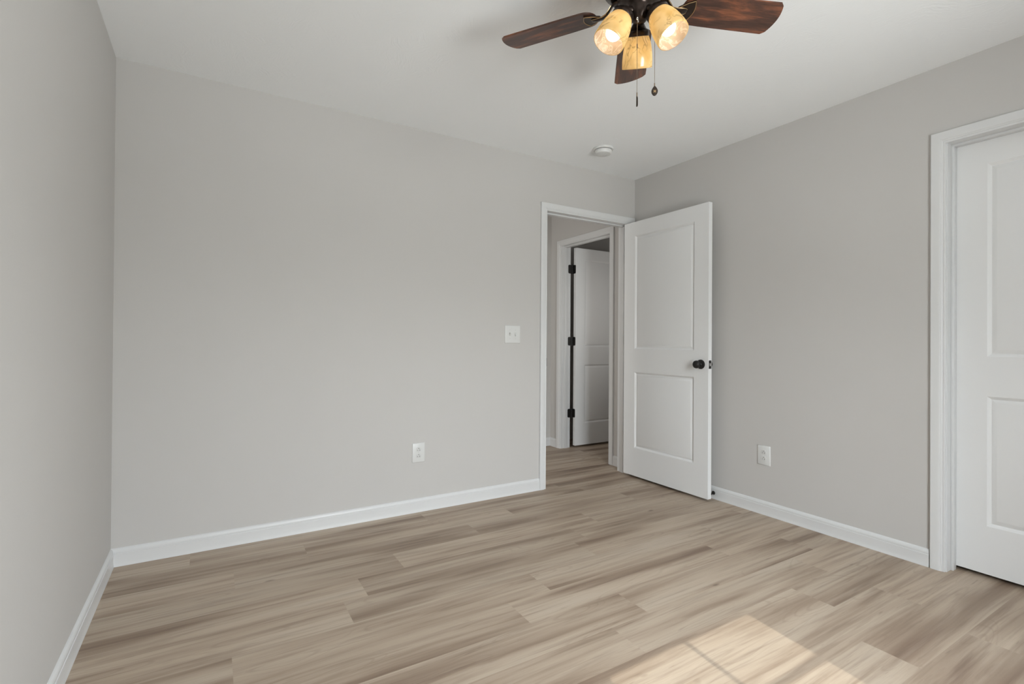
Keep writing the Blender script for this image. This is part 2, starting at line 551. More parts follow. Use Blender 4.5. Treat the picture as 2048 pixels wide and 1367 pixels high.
def baseboard(name, p0, p1, ndir, label, ext0=0.0, ext1=0.0):
    """profiled baseboard from p0 to p1 on a wall whose room-side normal is ndir; ext* mitre the ends"""
    bm = bmesh.new()
    p0, p1, Nn = Vector((*p0, 0)), Vector((*p1, 0)), Vector((*ndir, 0))
    T = (p1 - p0).normalized(); Z = Vector((0, 0, 1))
    r0 = [bm.verts.new(p0 + Nn * d + Z * z + T * (d * ext0)) for d, z in BASE]
    r1 = [bm.verts.new(p1 + Nn * d + Z * z - T * (d * ext1)) for d, z in BASE]
    m = len(BASE)
    for i in range(m):
        j = (i + 1) % m
        bm.faces.new((r0[i], r0[j], r1[j], r1[i]))
    bm.faces.new(r0[::-1]); bm.faces.new(r1)
    o = obj(name, bm, M_TRIM, sharp=25)
    return struct(o, label, 'baseboard')

# ------------------------------------------------------------------ room shell
# bedroom doorway in the back wall
J0, J1 = -0.891, -0.073           # jamb faces (x) of the bedroom doorway
C0, C1 = -2.069, -2.783           # closet doorway jamb faces (y) in the right wall
G0, G1 = 0.335, 1.052             # hall door jamb faces (y) in the hall wall
HF = HW + WT                      # far face of the hall wall

def wall_with_hole(name, label, plane, a0, a1, t0, t1, holes, z1=H):
    """plane 'x': wall runs along y between a0..a1 and is t0..t1 thick in x; plane 'y': runs along x"""
    bm = bmesh.new()
    def bx(u0, u1, za, zb):
        if plane == 'y': add_box(bm, (u0, t0, za), (u1, t1, zb))
        else: add_box(bm, (t0, u0, za), (t1, u1, zb))
    cur = a0
    for (h0, h1, zb, zt) in sorted(holes):
        bx(cur, h0, 0, z1)
        if zb > 0: bx(h0, h1, 0, zb)
        bx(h0, h1, zt, z1)
        cur = h1
    bx(cur, a1, 0, z1)
    return struct(obj(name, bm, M_WALL), label, 'wall')

wall_with_hole("wall_back", "greige painted wall facing the camera with the doorway at its right end", 'y', -W - WT, 0.0, 0.0, WT, [(J0 - 0.018, J1 + 0.018, 0.0, HEAD + 0.018)])
wall_with_hole("wall_right", "greige painted wall on the right with the closet door", 'x', -D - 0.14, WT, 0.0, WT, [(C1 - 0.018, C0 + 0.018, 0.0, HEAD + 0.018)])
wall_with_hole("wall_left", "plain greige painted wall at the left edge of the photo", 'x', -D - 0.14, 0.0, -W - WT, -W, [])
WX0, WX1, WZ0, WZ1 = -2.182, -1.282, 0.54, 2.095      # window rough opening
wall_with_hole("wall_front", "greige painted wall with the window, behind the viewpoint", 'y', -W, 0.0, -D - 0.14, -D, [(WX0, WX1, WZ0, WZ1)])
# hall beyond the doorway
wall_with_hole("wall_hall_right", "greige hall wall seen through the doorway, holding the far white door", 'x', WT, 1.515, HW, HF, [(G0 - 0.018, G1 + 0.018, 0.0, HEAD + 0.018)])
wall_with_hole("wall_hall_end", "strip of greige wall at the far side of the hall", 'y', -3.2, HW, HALL_Y, HALL_Y + WT, [])
wall_with_hole("wall_hall_left", "greige wall closing the hall beyond the left of the doorway", 'x', WT, HALL_Y, -3.2, -3.2 + WT, [])
wall_with_hole("wall_far_room_back", "dim grey wall of the room beyond the hall door", 'y', HF, 2.3, 1.400, 1.400 + WT, [])
wall_with_hole("wall_far_room_front", "wall of the room beyond the hall door, nearest the bedroom", 'y', WT, 2.3, 0.0, WT, [])
wall_with_hole("wall_far_room_side", "end wall of the room beyond the hall door", 'x', WT, 1.400, 2.3, 2.3 + WT, [])
# closet interior
wall_with_hole("wall_closet", "back wall of the closet behind the closed right hand door", 'x', -D - 0.14, 0.0, 0.75, 0.75 + WT, [])
wall_with_hole("wall_closet_end", "end wall of the closet behind the closed right hand door", 'y', WT, 0.75, -D - 0.14, -D, [])

struct(box_obj("ceiling", (-W - WT, -D - 0.14, H), (2.42, 1.52, H + 0.1), M_CEIL), "white ceiling with brushed stomp texture", "ceiling")

def build_floor():
    random.seed(11)
    bm = bmesh.new()
    lay = bm.loops.layers.float_color.new("plank")
    PW, PL = 0.1775, 1.215
    joints = {0: -1.885, 1: -1.377, 2: -1.706, 3: -1.002, 4: -1.222, 5: -1.325, 6: -1.736, 7: -0.738, 8: -0.287, 9: -0.489, 10: -0.802, 11: -0.470, 12: -0.969}
    x_lo, x_hi, y_lo, y_hi = -W - WT, 2.42, -D - 0.14, 1.52
    prev = None
    for k in range(-9, 23):
        ya = -0.181 - PW * (k - 1) if k > 0 else -0.181 + PW * (1 - k)
        ya, yb = -0.181 + PW * (1 - k), -0.181 - PW * k
        ya, yb = min(ya, y_hi), max(yb, y_lo)
        if ya - yb < 1e-4: continue
        j = joints.get(k)
        if j is None: j = random.uniform(0, PL)
        x = j - math.ceil((j - x_lo) / PL) * PL
        while x < x_hi:
            xa, xb = max(x, x_lo), min(x + PL, x_hi)
            x += PL
            if xb - xa < 1e-3: continue
            vs = [bm.verts.new((px, py, 0.0)) for px, py in ((xa, yb), (xb, yb), (xb, ya), (xa, ya))]
            f = bm.faces.new(vs)
            c = (random.random(), random.random(), random.random(), 1.0)
            for lp in f.loops: lp[lay] = c
    # slab under the planks
    for f in list(bm.faces): f.material_index = 0
    add_box(bm, (x_lo, y_lo, -0.06), (x_hi, y_hi, -0.002), mi=1)
    return obj("floor", bm, [M_FLOOR, M_SLOT], fin=False)
struct(build_floor(), "light oak look plank floor with grey brown grain", "floor")

# baseboards
baseboard("baseboard_back", (-W, 0.0), (J0 - 0.062, 0.0), (0, -1), "white baseboard along the wide wall left of the doorway", ext0=1.0)
baseboard("baseboard_left", (-W, -D), (-W, 0.0), (1, 0), "white baseboard running along the left wall", ext0=1.0, ext1=1.0)
baseboard("baseboard_right", (0.0, C0 + 0.0665), (0.0, 0.0), (-1, 0), "white baseboard between the open door and the closet casing", ext1=0.0)
baseboard("baseboard_front", (0.0, -D), (-W, -D), (0, 1), "white baseboard under the window wall", ext0=1.0, ext1=1.0)
baseboard("baseboard_right_near", (0.0, -D), (0.0, C1 - 0.0625), (-1, 0), "short white baseboard past the closet door", ext0=1.0)
baseboard("baseboard_hall_end", (HW, HALL_Y), (-3.2 + WT, HALL_Y), (0, -1), "bit of white baseboard on the far side of the hall", ext0=1.0)
baseboard("baseboard_hall_right", (HW, HALL_Y), (HW, G1 + 0.0625), (-1, 0), "bit of white baseboard left of the hall door casing", ext0=1.0)
baseboard("baseboard_hall_near", (HW, WT), (HW, G0 - 0.0625), (-1, 0), "tiny bit of white baseboard between the two door casings")

# door frames ---------------------------------------------------------------
def door_frame(name, label, axis, j0, j1, t0, t1, stop_lo, stop_hi, casings):
    """jamb boards lining an opening, a stop strip and casings; axis 'y' wall runs along x"""
    root = empty(name)
    struct(root, label, "door frame")
    lo, hi = min(j0, j1), max(j0, j1)
    def bx(bm, u0, u1, w0, w1, za, zb, bev=0.0):
        if axis == 'y': add_box(bm, (u0, w0, za), (u1, w1, zb), bev)
        else: add_box(bm, (w0, u0, za), (w1, u1, zb), bev)
    bm = bmesh.new()
    bx(bm, lo - 0.018, lo, t0, t1, 0, HEAD + 0.018)
    bx(bm, hi, hi + 0.018, t0, t1, 0, HEAD + 0.018)
    bx(bm, lo, hi, t0, t1, HEAD, HEAD + 0.018)
    obj("jamb", bm, M_TRIM, root)
    bm = bmesh.new()
    bx(bm, lo, lo + 0.011, stop_lo, stop_hi, 0, HEAD - 0.011, 0.0015)
    bx(bm, hi - 0.011, hi, stop_lo, stop_hi, 0, HEAD - 0.011, 0.0015)
    bx(bm, lo, hi, stop_lo, stop_hi, HEAD - 0.011, HEAD, 0.0015)
    obj("stop_strip", bm, M_TRIM, root)
    for plane, n in casings:
        if axis == 'y':
            b = casing_bm((0, plane, 0), (1, 0, 0), (0, n, 0), lo - 0.005, hi + 0.005, HEAD + 0.0)
        else:
            b = casing_bm((plane, 0, 0), (0, 1, 0), (n, 0, 0), lo - 0.005, hi + 0.005, HEAD + 0.0)
        obj("casing", b, M_TRIM, root, sharp=22)
    return root

fr1 = door_frame("trim_1", "white casing and jamb around the open bedroom doorway", 'y', J0, J1, 0.0, WT, 0.040, 0.075, [(0.0, -1)])
bm = bmesh.new(); add_box(bm, (J0 - 0.001, -0.0025, 0.905), (J0 + 0.0015, 0.032, 0.965), 0.0005)
obj("strike_plate", bm, M_BLACK, fr1)
fr2 = door_frame("trim_2", "white casing and jamb around the closed closet door at the right edge", 'x', C0, C1, 0.0, WT, 0.044, 0.078, [(0.0, -1)])
fr3 = door_frame("trim_3", "white casing and jamb of the far door seen through the doorway", 'x', G0, G1, HW, HF, 0.066, 0.106, [(HW, -1)])

# doors ---------------------------------------------------------------------
def panel_leaf_bm(w, h, t, side=0.119, z=((0.223, 0.828), (1.013, 1.918))):
    """two-panel moulded door leaf: local x 0..w, z 0..h, thickness t along y, both faces moulded"""
    bm = bmesh.new()
    xs = [0.0, side, w - side, w]
    zs = [0.0, z[0][0], z[0][1], z[1][0], z[1][1], h]
    rings = [(0.0, 0.0), (0.002, 0.0010), (0.0110, 0.0095), (0.0130, 0.0105), (0.0150, 0.0105), (0.0320, 0.0030), (0.0360, 0.0020)]
    for s in (-1, 1):
        def P(x, zz, d): return bm.verts.new((x, s * (t / 2 - d), zz))
        for i in range(3):
            for j in range(5):
                x0, x1, z0, z1 = xs[i], xs[i + 1], zs[j], zs[j + 1]
                if i == 1 and j in (1, 3):
                    prev = None
                    for ins, d in rings:
                        r = [P(x0 + ins, z0 + ins, d), P(x1 - ins, z0 + ins, d), P(x1 - ins, z1 - ins, d), P(x0 + ins, z1 - ins, d)]
                        if prev:
                            for a in range(4):
                                b = (a + 1) % 4
                                bm.faces.new((prev[a], prev[b], r[b], r[a]))
                        prev = r
                    bm.faces.new(prev)
                else:
                    bm.faces.new([P(x0, z0, 0), P(x1, z0, 0), P(x1, z1, 0), P(x0, z1, 0)])
    # edges, split to match the face grid
    for a, b in zip(zs[:-1], zs[1:]):
        for x in (0.0, w):
            bm.faces.new([bm.verts.new(p) for p in ((x, -t / 2, a), (x, t / 2, a), (x, t / 2, b), (x, -t / 2, b))])
    for a, b in zip(xs[:-1], xs[1:]):
        for zz in (0.0, h):
            bm.faces.new([bm.verts.new(p) for p in ((a, -t / 2, zz), (b, -t / 2, zz), (b, t / 2, zz), (a, t / 2, zz))])
    return bm

def knob_bm(bm, x, z, y0, s):
    """round door knob sticking out along s*y from the face y0"""
    prof = [(0.0, 0.0), (0.0325, 0.0), (0.0330, 0.003), (0.0310, 0.0075), (0.0240, 0.0105), (0.0150, 0.0120), (0.0125, 0.0150),
            (0.0118, 0.0260), (0.0130, 0.0310), (0.0210, 0.0345), (0.0262, 0.0410), (0.0275, 0.0480), (0.0262, 0.0550), (0.0215, 0.0605),
            (0.0140, 0.0635), (0.0135, 0.0625), (0.0120, 0.0640), (0.0, 0.0645)]
    add_lathe(bm, prof, 36, aim((x, y0, z), (0, s, 0)))

def rounded(w0, w1, z0, z1, r, both=False):
    """rounded rectangle; corners on the w1 side (or both sides) rounded"""
    pts = []
    for cx, cz, a0, rr in ((w1 - r, z0 + r, -90, r), (w1 - r, z1 - r, 0, r), (w0 + r, z1 - r, 90, r if both else 0), (w0 + r, z0 + r, 180, r if both else 0)):
        if rr == 0:
            pts.append((w0, z1 if a0 == 90 else z0)); continue
        for q in range(6):
            t = math.radians(a0 + 90 * q / 5)
            pts.append((cx + r * math.cos(t), cz + r * math.sin(t)))
    return pts

def hinge_parts(root, zc, t, hung_on_jamb):
    """black butt hinge at the hinge edge x=0: leaf let into the door edge, knuckle, and (if seen) the leaf on the jamb"""
    bm = bmesh.new()
    z0, z1 = zc - 0.0445, zc + 0.0445
    # door leaf, in the y-z plane on the edge, rounded away from the knuckle
    to_yz = lambda x: Matrix(((0, 0, 1, x), (-1, 0, 0, 0), (0, 1, 0, 0), (0, 0, 0, 1)))
    add_prism(bm, rounded(-t / 2 - 0.004, t / 2 - 0.003, z0, z1, 0.013), -0.0016, 0.0006, to_yz(0.0))
    px, py = (-0.006, t / 2 + 0.005)
    if hung_on_jamb:
        px, py = -0.019, t / 2 + 0.0030
        add_box(bm, (px, t / 2 + 0.0015, z0), (0.0004, t / 2 + 0.0040, z1))
        to_xz = lambda y: Matrix(((-1, 0, 0, 0), (0, 0, -1, y), (0, 1, 0, 0), (0, 0, 0, 1)))
        add_prism(bm, rounded(0.019, 0.067, z0, z1, 0.013), 0.0, 0.0022, to_xz(hung_on_jamb))
    for k in range(5):
        zz = z0 + k * 0.0178
        add_lathe(bm, [(0.0, zz + 0.0003), (0.0060, zz + 0.0003), (0.0060, zz + 0.0175), (0.0, zz + 0.0175)], 16, Matrix.Translation((px, py, 0)))
    add_lathe(bm, [(0.0, z1), (0.0050, z1), (0.0055, z1 + 0.003), (0.003, z1 + 0.0055), (0, z1 + 0.006)], 16, Matrix.Translation((px, py, 0)))
    return obj("hinge", bm, M_BLACK, root)

LEAF_H, LEAF_T, GAP = 2.030, 0.035, 0.020
def make_door(name, label, loc, rotz, w, knob=True, hinges=(), hung_on_jamb=None):
    root = empty(name, (loc[0], loc[1], 0.0), (0, 0, rotz))
    struct(root, label, "door")
    bm = panel_leaf_bm(w, LEAF_H, LEAF_T)
    leaf = obj("leaf", bm, M_DOOR, root, sharp=20)
    leaf.location = (0, 0, GAP)
    if knob:
        zc = 0.938
        for s in (-1, 1):
            bm = bmesh.new(); knob_bm(bm, w - 0.060, zc, s * LEAF_T / 2, s)
            k = obj("knob", bm, M_BLACK, root); k['label'] = "black round door knob"
        bm = bmesh.new(); add_box(bm, (w - 0.0006, -0.0125, zc - 0.0285), (w + 0.0012, 0.0125, zc + 0.0285), 0.0005)
        lp = obj("latch_plate", bm, M_BLACK, root); lp['label'] = "black latch plate on the door edge"
        bm = bmesh.new()
        add_prism(bm, [(-0.008, 0.0), (0.008, 0.0), (0.008, 0.004), (-0.003, 0.0115), (-0.008, 0.0115)], -0.0095, 0.0095,
                  Matrix.Translation((w + 0.0010, 0, zc)) @ Matrix(((0, 1, 0, 0), (1, 0, 0, 0), (0, 0, 1, 0), (0, 0, 0, 1))))
        lb = obj("latch_bolt", bm, M_CHROME, lp); lb['label'] = "bright steel latch bolt"
    for zc in hinges:
        h = hinge_parts(root, zc, LEAF_T, hung_on_jamb); h['label'] = "black butt hinge"
    return root

# bedroom door, swung 90 degrees into the room; local x runs towards the viewer
make_door("door_1", "open white two panel door with black knob, swung in beside the right wall", (-0.1015, -0.005), -PI / 2, 0.812,
          hinges=(0.351, 1.090, 1.831))
make_door("door_2", "closed white closet door cut off by the right edge", (0.0795 + LEAF_T / 2, C1 + 0.003), PI / 2, abs(C1 - C0) - 0.006, knob=False)
make_door("door_3", "ajar white door with black hinges in the hall, seen through the doorway", (0.182, 1.010 + LEAF_T / 2), 0.0, 0.705,
          hinges=(0.351, 1.090, 1.831), hung_on_jamb=G1 - (1.010 + LEAF_T / 2) + 0.0)

# window behind the viewpoint ------------------------------------------------
def make_window():
    root = empty("window_1", ((WX0 + WX1) / 2, -D - 0.07, WZ0))
    struct(root, "double hung window with divided panes behind the viewpoint", "window")
    w2 = (WX1 - WX0) / 2
    hh = WZ1 - WZ0
    bm = bmesh.new()
    for lo, hi in (((-w2, -0.07, 0), (-w2 + 0.040, 0.07, hh)), ((w2 - 0.040, -0.07, 0), (w2, 0.07, hh)),
                   ((-w2, -0.07, hh - 0.010), (w2, 0.07, hh)), ((-w2, -0.07, 0), (w2, 0.07, 0.025))):
        add_box(bm, lo, hi)
    obj("window_frame", bm, M_TRIM, root)
    gx0, gx1 = -0.370, 0.370                       # glass width
    gz = [2.007 - WZ0 - 0.335 * i for i in range(3)]
    def sash(ztop_glass, y):
        zb = ztop_glass - 0.670
        bm = bmesh.new()
        fx = 0.041
        add_box(bm, (gx0 - fx, y - 0.016, zb - 0.045), (gx0, y + 0.016, ztop_glass + 0.045))
        add_box(bm, (gx1, y - 0.016, zb - 0.045), (gx1 + fx, y + 0.016, ztop_glass + 0.045))
        add_box(bm, (gx0, y - 0.016, ztop_glass), (gx1, y + 0.016, ztop_glass + 0.045))
        add_box(bm, (gx0, y - 0.016, zb - 0.045), (gx1, y + 0.016, zb))
        add_box(bm, (-0.010, y - 0.008, zb), (0.010, y + 0.008, ztop_glass))
        add_box(bm, (gx0, y - 0.008, ztop_glass - 0.346), (gx1, y + 0.008, ztop_glass - 0.326))
        s = obj("sash", bm, M_TRIM, root)
        bm = bmesh.new(); add_box(bm, (gx0, y - 0.002, zb), (gx1, y + 0.002, ztop_glass))
        obj("pane", bm, M_GLASS, s)
    top = 2.007 - WZ0
    sash(top, -0.018)
    sash(top - 0.670 - 0.045, 0.018)
    b = bmesh.new()
    ow = 0.057
    add_box(b, (-w2 - ow, 0.07, -0.09), (-w2, 0.086, hh + ow), 0.002)
    add_box(b, (w2, 0.07, -0.09), (w2 + ow, 0.086, hh + ow), 0.002)
    add_box(b, (-w2, 0.07, hh), (w2, 0.086, hh + ow), 0.002)
    add_box(b, (-w2 - 0.08, 0.06, -0.018), (w2 + 0.08, 0.115, 0.004), 0.003)
    add_box(b, (-w2, 0.07, -0.09), (w2, 0.082, -0.018), 0.002)
    obj("window_casing", b, M_TRIM, root)
make_window()

# ------------------------------------------------------------------ switch plate and outlets
def wall_root(name, loc, normal):
    """empty on a wall; local x to the viewer's right, local -y out of the wall, z up"""
    rz = {'-y': 0.0, '-x': -PI / 2}[normal]
    return empty(name, loc, (0, 0, rz))

def plate_bm(w, h, d=0.006):
    bm = bmesh.new()
    a = [(-w / 2, -h / 2), (w / 2, -h / 2), (w / 2, h / 2), (-w / 2, h / 2)]
    def ring(ins, y): return [bm.verts.new((x - math.copysign(ins, x), y, z - math.copysign(ins, z))) for x, z in a]
    rs = [ring(0, 0.0), ring(0, -d * 0.35), ring(0.0015, -d * 0.75), ring(0.005, -d)]
    for p, q in zip(rs[:-1], rs[1:]):
        for i in range(4):
            j = (i + 1) % 4
            bm.faces.new((p[i], p[j], q[j], q[i]))
    bm.faces.new(rs[-1]); bm.faces.new(rs[0][::-1])
    return bm

def screw(parent, x, z, y):
    bm = bmesh.new()
    add_lathe(bm, [(0.0034, 0.0), (0.0032, 0.0008), (0.0022, 0.0013), (0.0, 0.0014)], 16, aim((x, y, z), (0, -1, 0)))
    add_box(bm, (x - 0.0022, y - 0.0016, z - 0.0004), (x + 0.0022, y - 0.0012, z + 0.0004))
    return obj("screw", bm, M_PLASTIC_D, parent)

def make_switch():
    r = wall_root("light_switch", (-1.1875, -0.0003, 1.1375), '-y')
    tag(r, "white double light switch plate on the wall left of the doorway", "light switch")
    obj("wall_plate", plate_bm(0.127, 0.125), M_PLASTIC, r)
    for x, up in ((-0.023, 1), (0.023, -1)):
        bm = bmesh.new()
        for lo, hi in (((x - 0.0085, -0.0072, -0.0145), (x - 0.0055, -0.006, 0.0145)), ((x + 0.0055, -0.0072, -0.0145), (x + 0.0085, -0.006, 0.0145)),
                       ((x - 0.0055, -0.0072, 0.0115), (x + 0.0055, -0.006, 0.0145)), ((x - 0.0055, -0.0072, -0.0145), (x + 0.0055, -0.006, -0.0115))):
            add_box(bm, lo, hi)
        obj("toggle_frame", bm, M_PLASTIC_D, r)
        bm = bmesh.new()
        z0, z1 = (-0.0005, 0.0110) if up > 0 else (-0.0110, 0.0005)
        vs = []
        tip = 0.0135 * up
        prof = [(-0.006, -0.0100 * up), (-0.0060, 0.0100 * up), (-0.0165, tip + 0.001 * up), (-0.0175, tip - 0.006 * up)]
        a = [bm.verts.new((x - 0.0048, y, z)) for y, z in prof]
        b = [bm.verts.new((x + 0.0048, y, z)) for y, z in prof]
        bm.faces.new(a); bm.faces.new(b[::-1])
        for i in range(4):
            j = (i + 1) % 4
            bm.faces.new((a[i], b[i], b[j], a[j]))
        obj("toggle", bm, M_PLASTIC, r)
        for z in (-0.030, 0.030): screw(r, x, z, -0.006)
make_switch()

def make_outlet(loc, normal, label):
    r = wall_root("power_outlet", loc, normal)
    tag(r, label, "outlet", group="duplex wall outlets")
    obj("wall_plate", plate_bm(0.084, 0.123), M_PLASTIC, r)
    for zc in (0.0195, -0.0195):
        bm = bmesh.new()
        out = []
        for k in range(32):
            a = 2 * PI * k / 32
            x, z = 0.0172 * math.cos(a), 0.0172 * math.sin(a)
            out.append((x, max(-0.0140, min(0.0140, z))))
        add_prism(bm, out, 0.0055, 0.0078, Matrix.Translation((0, 0, zc)) @ Matrix(((1, 0, 0, 0), (0, 0, -1, 0), (0, 1, 0, 0), (0, 0, 0, 1))))
        f = obj("receptacle", bm, M_PLASTIC_D, r)
        bm = bmesh.new()
        y0, y1 = -0.0082, -0.0070
        add_box(bm, (-0.0072, y0, zc - 0.0070), (-0.0052, y1, zc - 0.0005))
        add_box(bm, (0.0055, y0, zc - 0.0080), (0.0078, y1, zc + 0.0005))
        add_lathe(bm, [(0.0, 0.0), (0.0029, 0.0), (0.0029, 0.0010), (0.0, 0.0010)], 16, aim((0, y1 + 0.0002, zc + 0.0075), (0, -1, 0)))
        s = obj("slots", bm, M_SLOT, f); s['label'] = "dark plug slots"
    screw(r, 0.0, 0.0, -0.006)
    return r
make_outlet((-1.8825, -0.0003, 0.3760), '-y', "white duplex outlet low on the wide wall above the long baseboard")
make_outlet((-0.0003, -1.1460, 0.3740), '-x', "white duplex outlet low on the right wall between open door and closet")

# ------------------------------------------------------------------ smoke detector
def make_smoke():
    r = empty("smoke_detector", (-0.682, -0.377, H), (0, 0, 0))
    tag(r, "round white smoke detector on the ceiling near the doorway corner", "smoke detector")
    bm = bmesh.new()
    add_lathe(bm, [(0.0, 0.0), (0.0700, 0.0), (0.0710, -0.003), (0.0700, -0.009), (0.0670, -0.0125), (0.0, -0.0125)], 48)
    obj("mounting_base", bm, M_PLASTIC, r)
    bm = bmesh.new()
    add_lathe(bm, [(0.0, -0.0125), (0.0540, -0.0125), (0.0540, -0.0160), (0.0, -0.0160)], 48)
    s = obj("vent_gap", bm, M_SLOT, r); s['label'] = "dark vent gap"
    bm = bmesh.new()
    add_lathe(bm, [(0.0, -0.0155), (0.0585, -0.0155), (0.0595, -0.020), (0.0575, -0.032), (0.0520, -0.0395), (0.0420, -0.0425), (0.0, -0.0435)], 48)
    c = obj("cover", bm, M_PLASTIC, r)
    bm = bmesh.new()
    add_lathe(bm, [(0.0, -0.0432), (0.0095, -0.0432), (0.0095, -0.0447), (0.0080, -0.0455), (0.0, -0.0455)], 24, Matrix.Translation((0.012, -0.010, 0)))
    obj("test_button", bm, M_PLASTIC_D, c)
make_smoke()

# ------------------------------------------------------------------ door stop on the baseboard behind the open door
def make_door_stop():
    r = empty("door_stop", (-0.0135, -0.785, 0.0))
    tag(r, "small black door stop on the baseboard behind the open door's edge", "door stop")
    a, b = Vector((0.0, 0.0, 0.0425)), Vector((-0.0690, 0.004, 0.026))
    d = (b - a).normalized()
    bm = bmesh.new()
    add_lathe(bm, [(0.0, 0.0), (0.0125, 0.0), (0.0130, 0.002), (0.0105, 0.006), (0.006, 0.008), (0.0, 0.008)], 24, aim(a, (-1, 0, 0)))
    obj("base", bm, M_BLACK, r)
    bm = bmesh.new()
    pts = []
    L = (b - a).length - 0.012
    u = d.cross(Vector((0, 1, 0))).normalized(); v = d.cross(u)
    for k in range(15 * 10 + 1):
        t = k / 150.0
        ang = 2 * PI * 15 * t
        pts.append(a + d * (0.006 + (L - 0.006) * t) + (u * math.cos(ang) + v * math.sin(ang)) * 0.0042)
    add_tube(bm, pts, 0.0011, 6)
    obj("spring", bm, M_BLACK, r)
    bm = bmesh.new()
    add_lathe(bm, [(0.0, 0.0), (0.0065, 0.0), (0.0075, 0.002), (0.0075, 0.009), (0.0060, 0.0118), (0.0, 0.012)], 20, aim(a + d * L, d))
    obj("tip", bm, M_RUBBER, r)
make_door_stop()

# ------------------------------------------------------------------ ceiling fan
def make_fan():
    PH, STEP, PIT = 0.861, 2 * PI / 5, -0.199
    r = empty("ceiling_fan", (FANX, FANY, H))
    tag(r, "dark bronze ceiling fan with wooden blades and three amber glass lights", "ceiling fan")
    zl = lambda z: z - H                      # world z -> local z
    # motor housing, hugging the ceiling
    bm = bmesh.new()
    add_lathe(bm, [(0.0, zl(2.44)), (0.088, zl(2.44)), (0.092, zl(2.435)), (0.098, zl(2.405)), (0.118, zl(2.392)), (0.130, zl(2.370)), (0.132, zl(2.335)),
                   (0.124, zl(2.312)), (0.105, zl(2.300)), (0.098, zl(2.296)), (0.098, zl(2.286)), (0.0, zl(2.286))], 64)
    obj("motor_housing", bm, M_BRONZE, r, sharp=50)
    # switch housing under the motor with the light fitter stem
    bm = bmesh.new()
    add_lathe(bm, [(0.0, zl(2.286)), (0.070, zl(2.286)), (0.0745, zl(2.281)), (0.0740, zl(2.272)), (0.066, zl(2.262)), (0.048, zl(2.254)), (0.038, zl(2.248)),
                   (0.0345, zl(2.240)), (0.0335, zl(2.224)), (0.0315, zl(2.210)), (0.0255, zl(2.199)), (0.018, zl(2.192)), (0.008, zl(2.189)), (0.0, zl(2.188))], 48)
    obj("light_fitter", bm, M_BRONZE, r, sharp=50)

    # ---- one blade with its iron, local x = radius
    def blade_outline():
        pts = []
        top, bot = [], []
        # half width along the radius
        for k in range(9):                       # rounded root
            a = PI / 2 * k / 8
            top.append((0.152 + 0.045 * (1 - math.cos(a)), 0.0615 * math.sin(a) ** 0.8 if k else 0.0))
        top += [(0.25, 0.0640), (0.35, 0.0658), (0.45, 0.0672), (0.496, 0.0678)]
        tip = []
        for k in range(1, 12):
            t = k / 12
            c = 0.0678 * (1 - 2 * t)
            tip.append((0.503 - 0.006 * t + 0.020 * math.sin(PI * t) ** 0.75, c))
        bot = [(x, -c) for x, c in reversed(top[1:])]
        bot[0] = (0.492, -0.0678)
        return top + tip + bot
    out = blade_outline()
    def blade_mesh():
        bm = bmesh.new()
        add_prism(bm, out, -0.003, 0.003)
        bmesh.ops.recalc_face_normals(bm, faces=bm.faces)
        eds = [ed for ed in bm.edges if len(ed.link_faces) == 2 and ed.calc_face_angle(0) > 1.0 and abs(ed.verts[0].co.z - ed.verts[1].co.z) < 1e-6]
        bmesh.ops.bevel(bm, geom=eds, offset=0.0012, segments=2, affect='EDGES')
        return bm
    def plate_outline(grow=0.0):
        pts = [(0.138 - grow, 0.010 + grow)]
        pts += [(0.150, 0.020 + grow), (0.166, 0.033 + grow), (0.182, 0.041 + grow)]
        for k in range(9):
            t = k / 8
            pts.append((0.188 + grow + 0.012 * math.sin(PI * t), (0.043 + grow) * (1 - 2 * t)))
        pts += [(0.182, -0.041 - grow), (0.166, -0.033 - grow), (0.150, -0.020 - grow), (0.138 - grow, -0.010 - grow)]
        return pts
    blade_parts = []
    for i in range(5):
        ang = PH + i * STEP
        rot = Euler((PIT, 0, 0)).to_matrix().to_4x4()
        base = Matrix.Translation((0, 0, zl(FANZ))) @ Matrix.Rotation(ang, 4, 'Z')
        if i == 0:
            b0 = obj("blade", blade_mesh(), M_BLADE, r, sharp=40)
            # iron: plate under the blade, gold rim, swept arm
            bm = bmesh.new()
            add_prism(bm, plate_outline(), -0.0075, -0.0032)
            p0 = obj("blade_iron", bm, M_BRONZE, b0)
            bm = bmesh.new()
            inv = Euler((-PIT, 0, 0)).to_matrix()
            path = [(0.072, 0, 0.0300), (0.086, 0, 0.0285), (0.098, 0, 0.0210), (0.108, 0, 0.0070), (0.118, 0, -0.0050), (0.132, 0, -0.0095), (0.150, 0, -0.0100), (0.166, 0, -0.0090), (0.172, 0, -0.0070)]
            path = [inv @ Vector(p) if p[0] < 0.12 else Vector(p) for p in path]
            wid = [0.013, 0.013, 0.012, 0.011, 0.011, 0.012, 0.014, 0.012, 0.007]
            add_tube(bm, path, wid, 12, flat=0.36)
            a0 = obj("blade_arm", bm, M_BRONZE, b0, sharp=60)
            bm = bmesh.new()
            rim = [(x, c, -0.0078) for x, c in plate_outline(-0.0012)]
            add_tube(bm, rim, 0.0013, 6, cyclic=True)
            for s in (-1, 1):
                add_tube(bm, [p + Vector((0, s * w * 0.97, -0.0012)) for p, w in zip(path[2:], wid[2:])], 0.0011, 6)
            g0 = obj("gold_edge", bm, M_GOLD, b0); g0['label'] = "rubbed gold edging"
            b0.matrix_local = base @ rot
        else:
            b = b0.copy(); COL.objects.link(b); b.parent = r
            p = p0.copy(); COL.objects.link(p); p.parent = b
            for src in (a0, g0):
                c = src.copy(); COL.objects.link(c); c.parent = b
            b.matrix_local = base @ rot

    # ---- three lights: away from the viewer and 120 degrees either side
    TILT = math.radians(29.0)
    L = 0.108
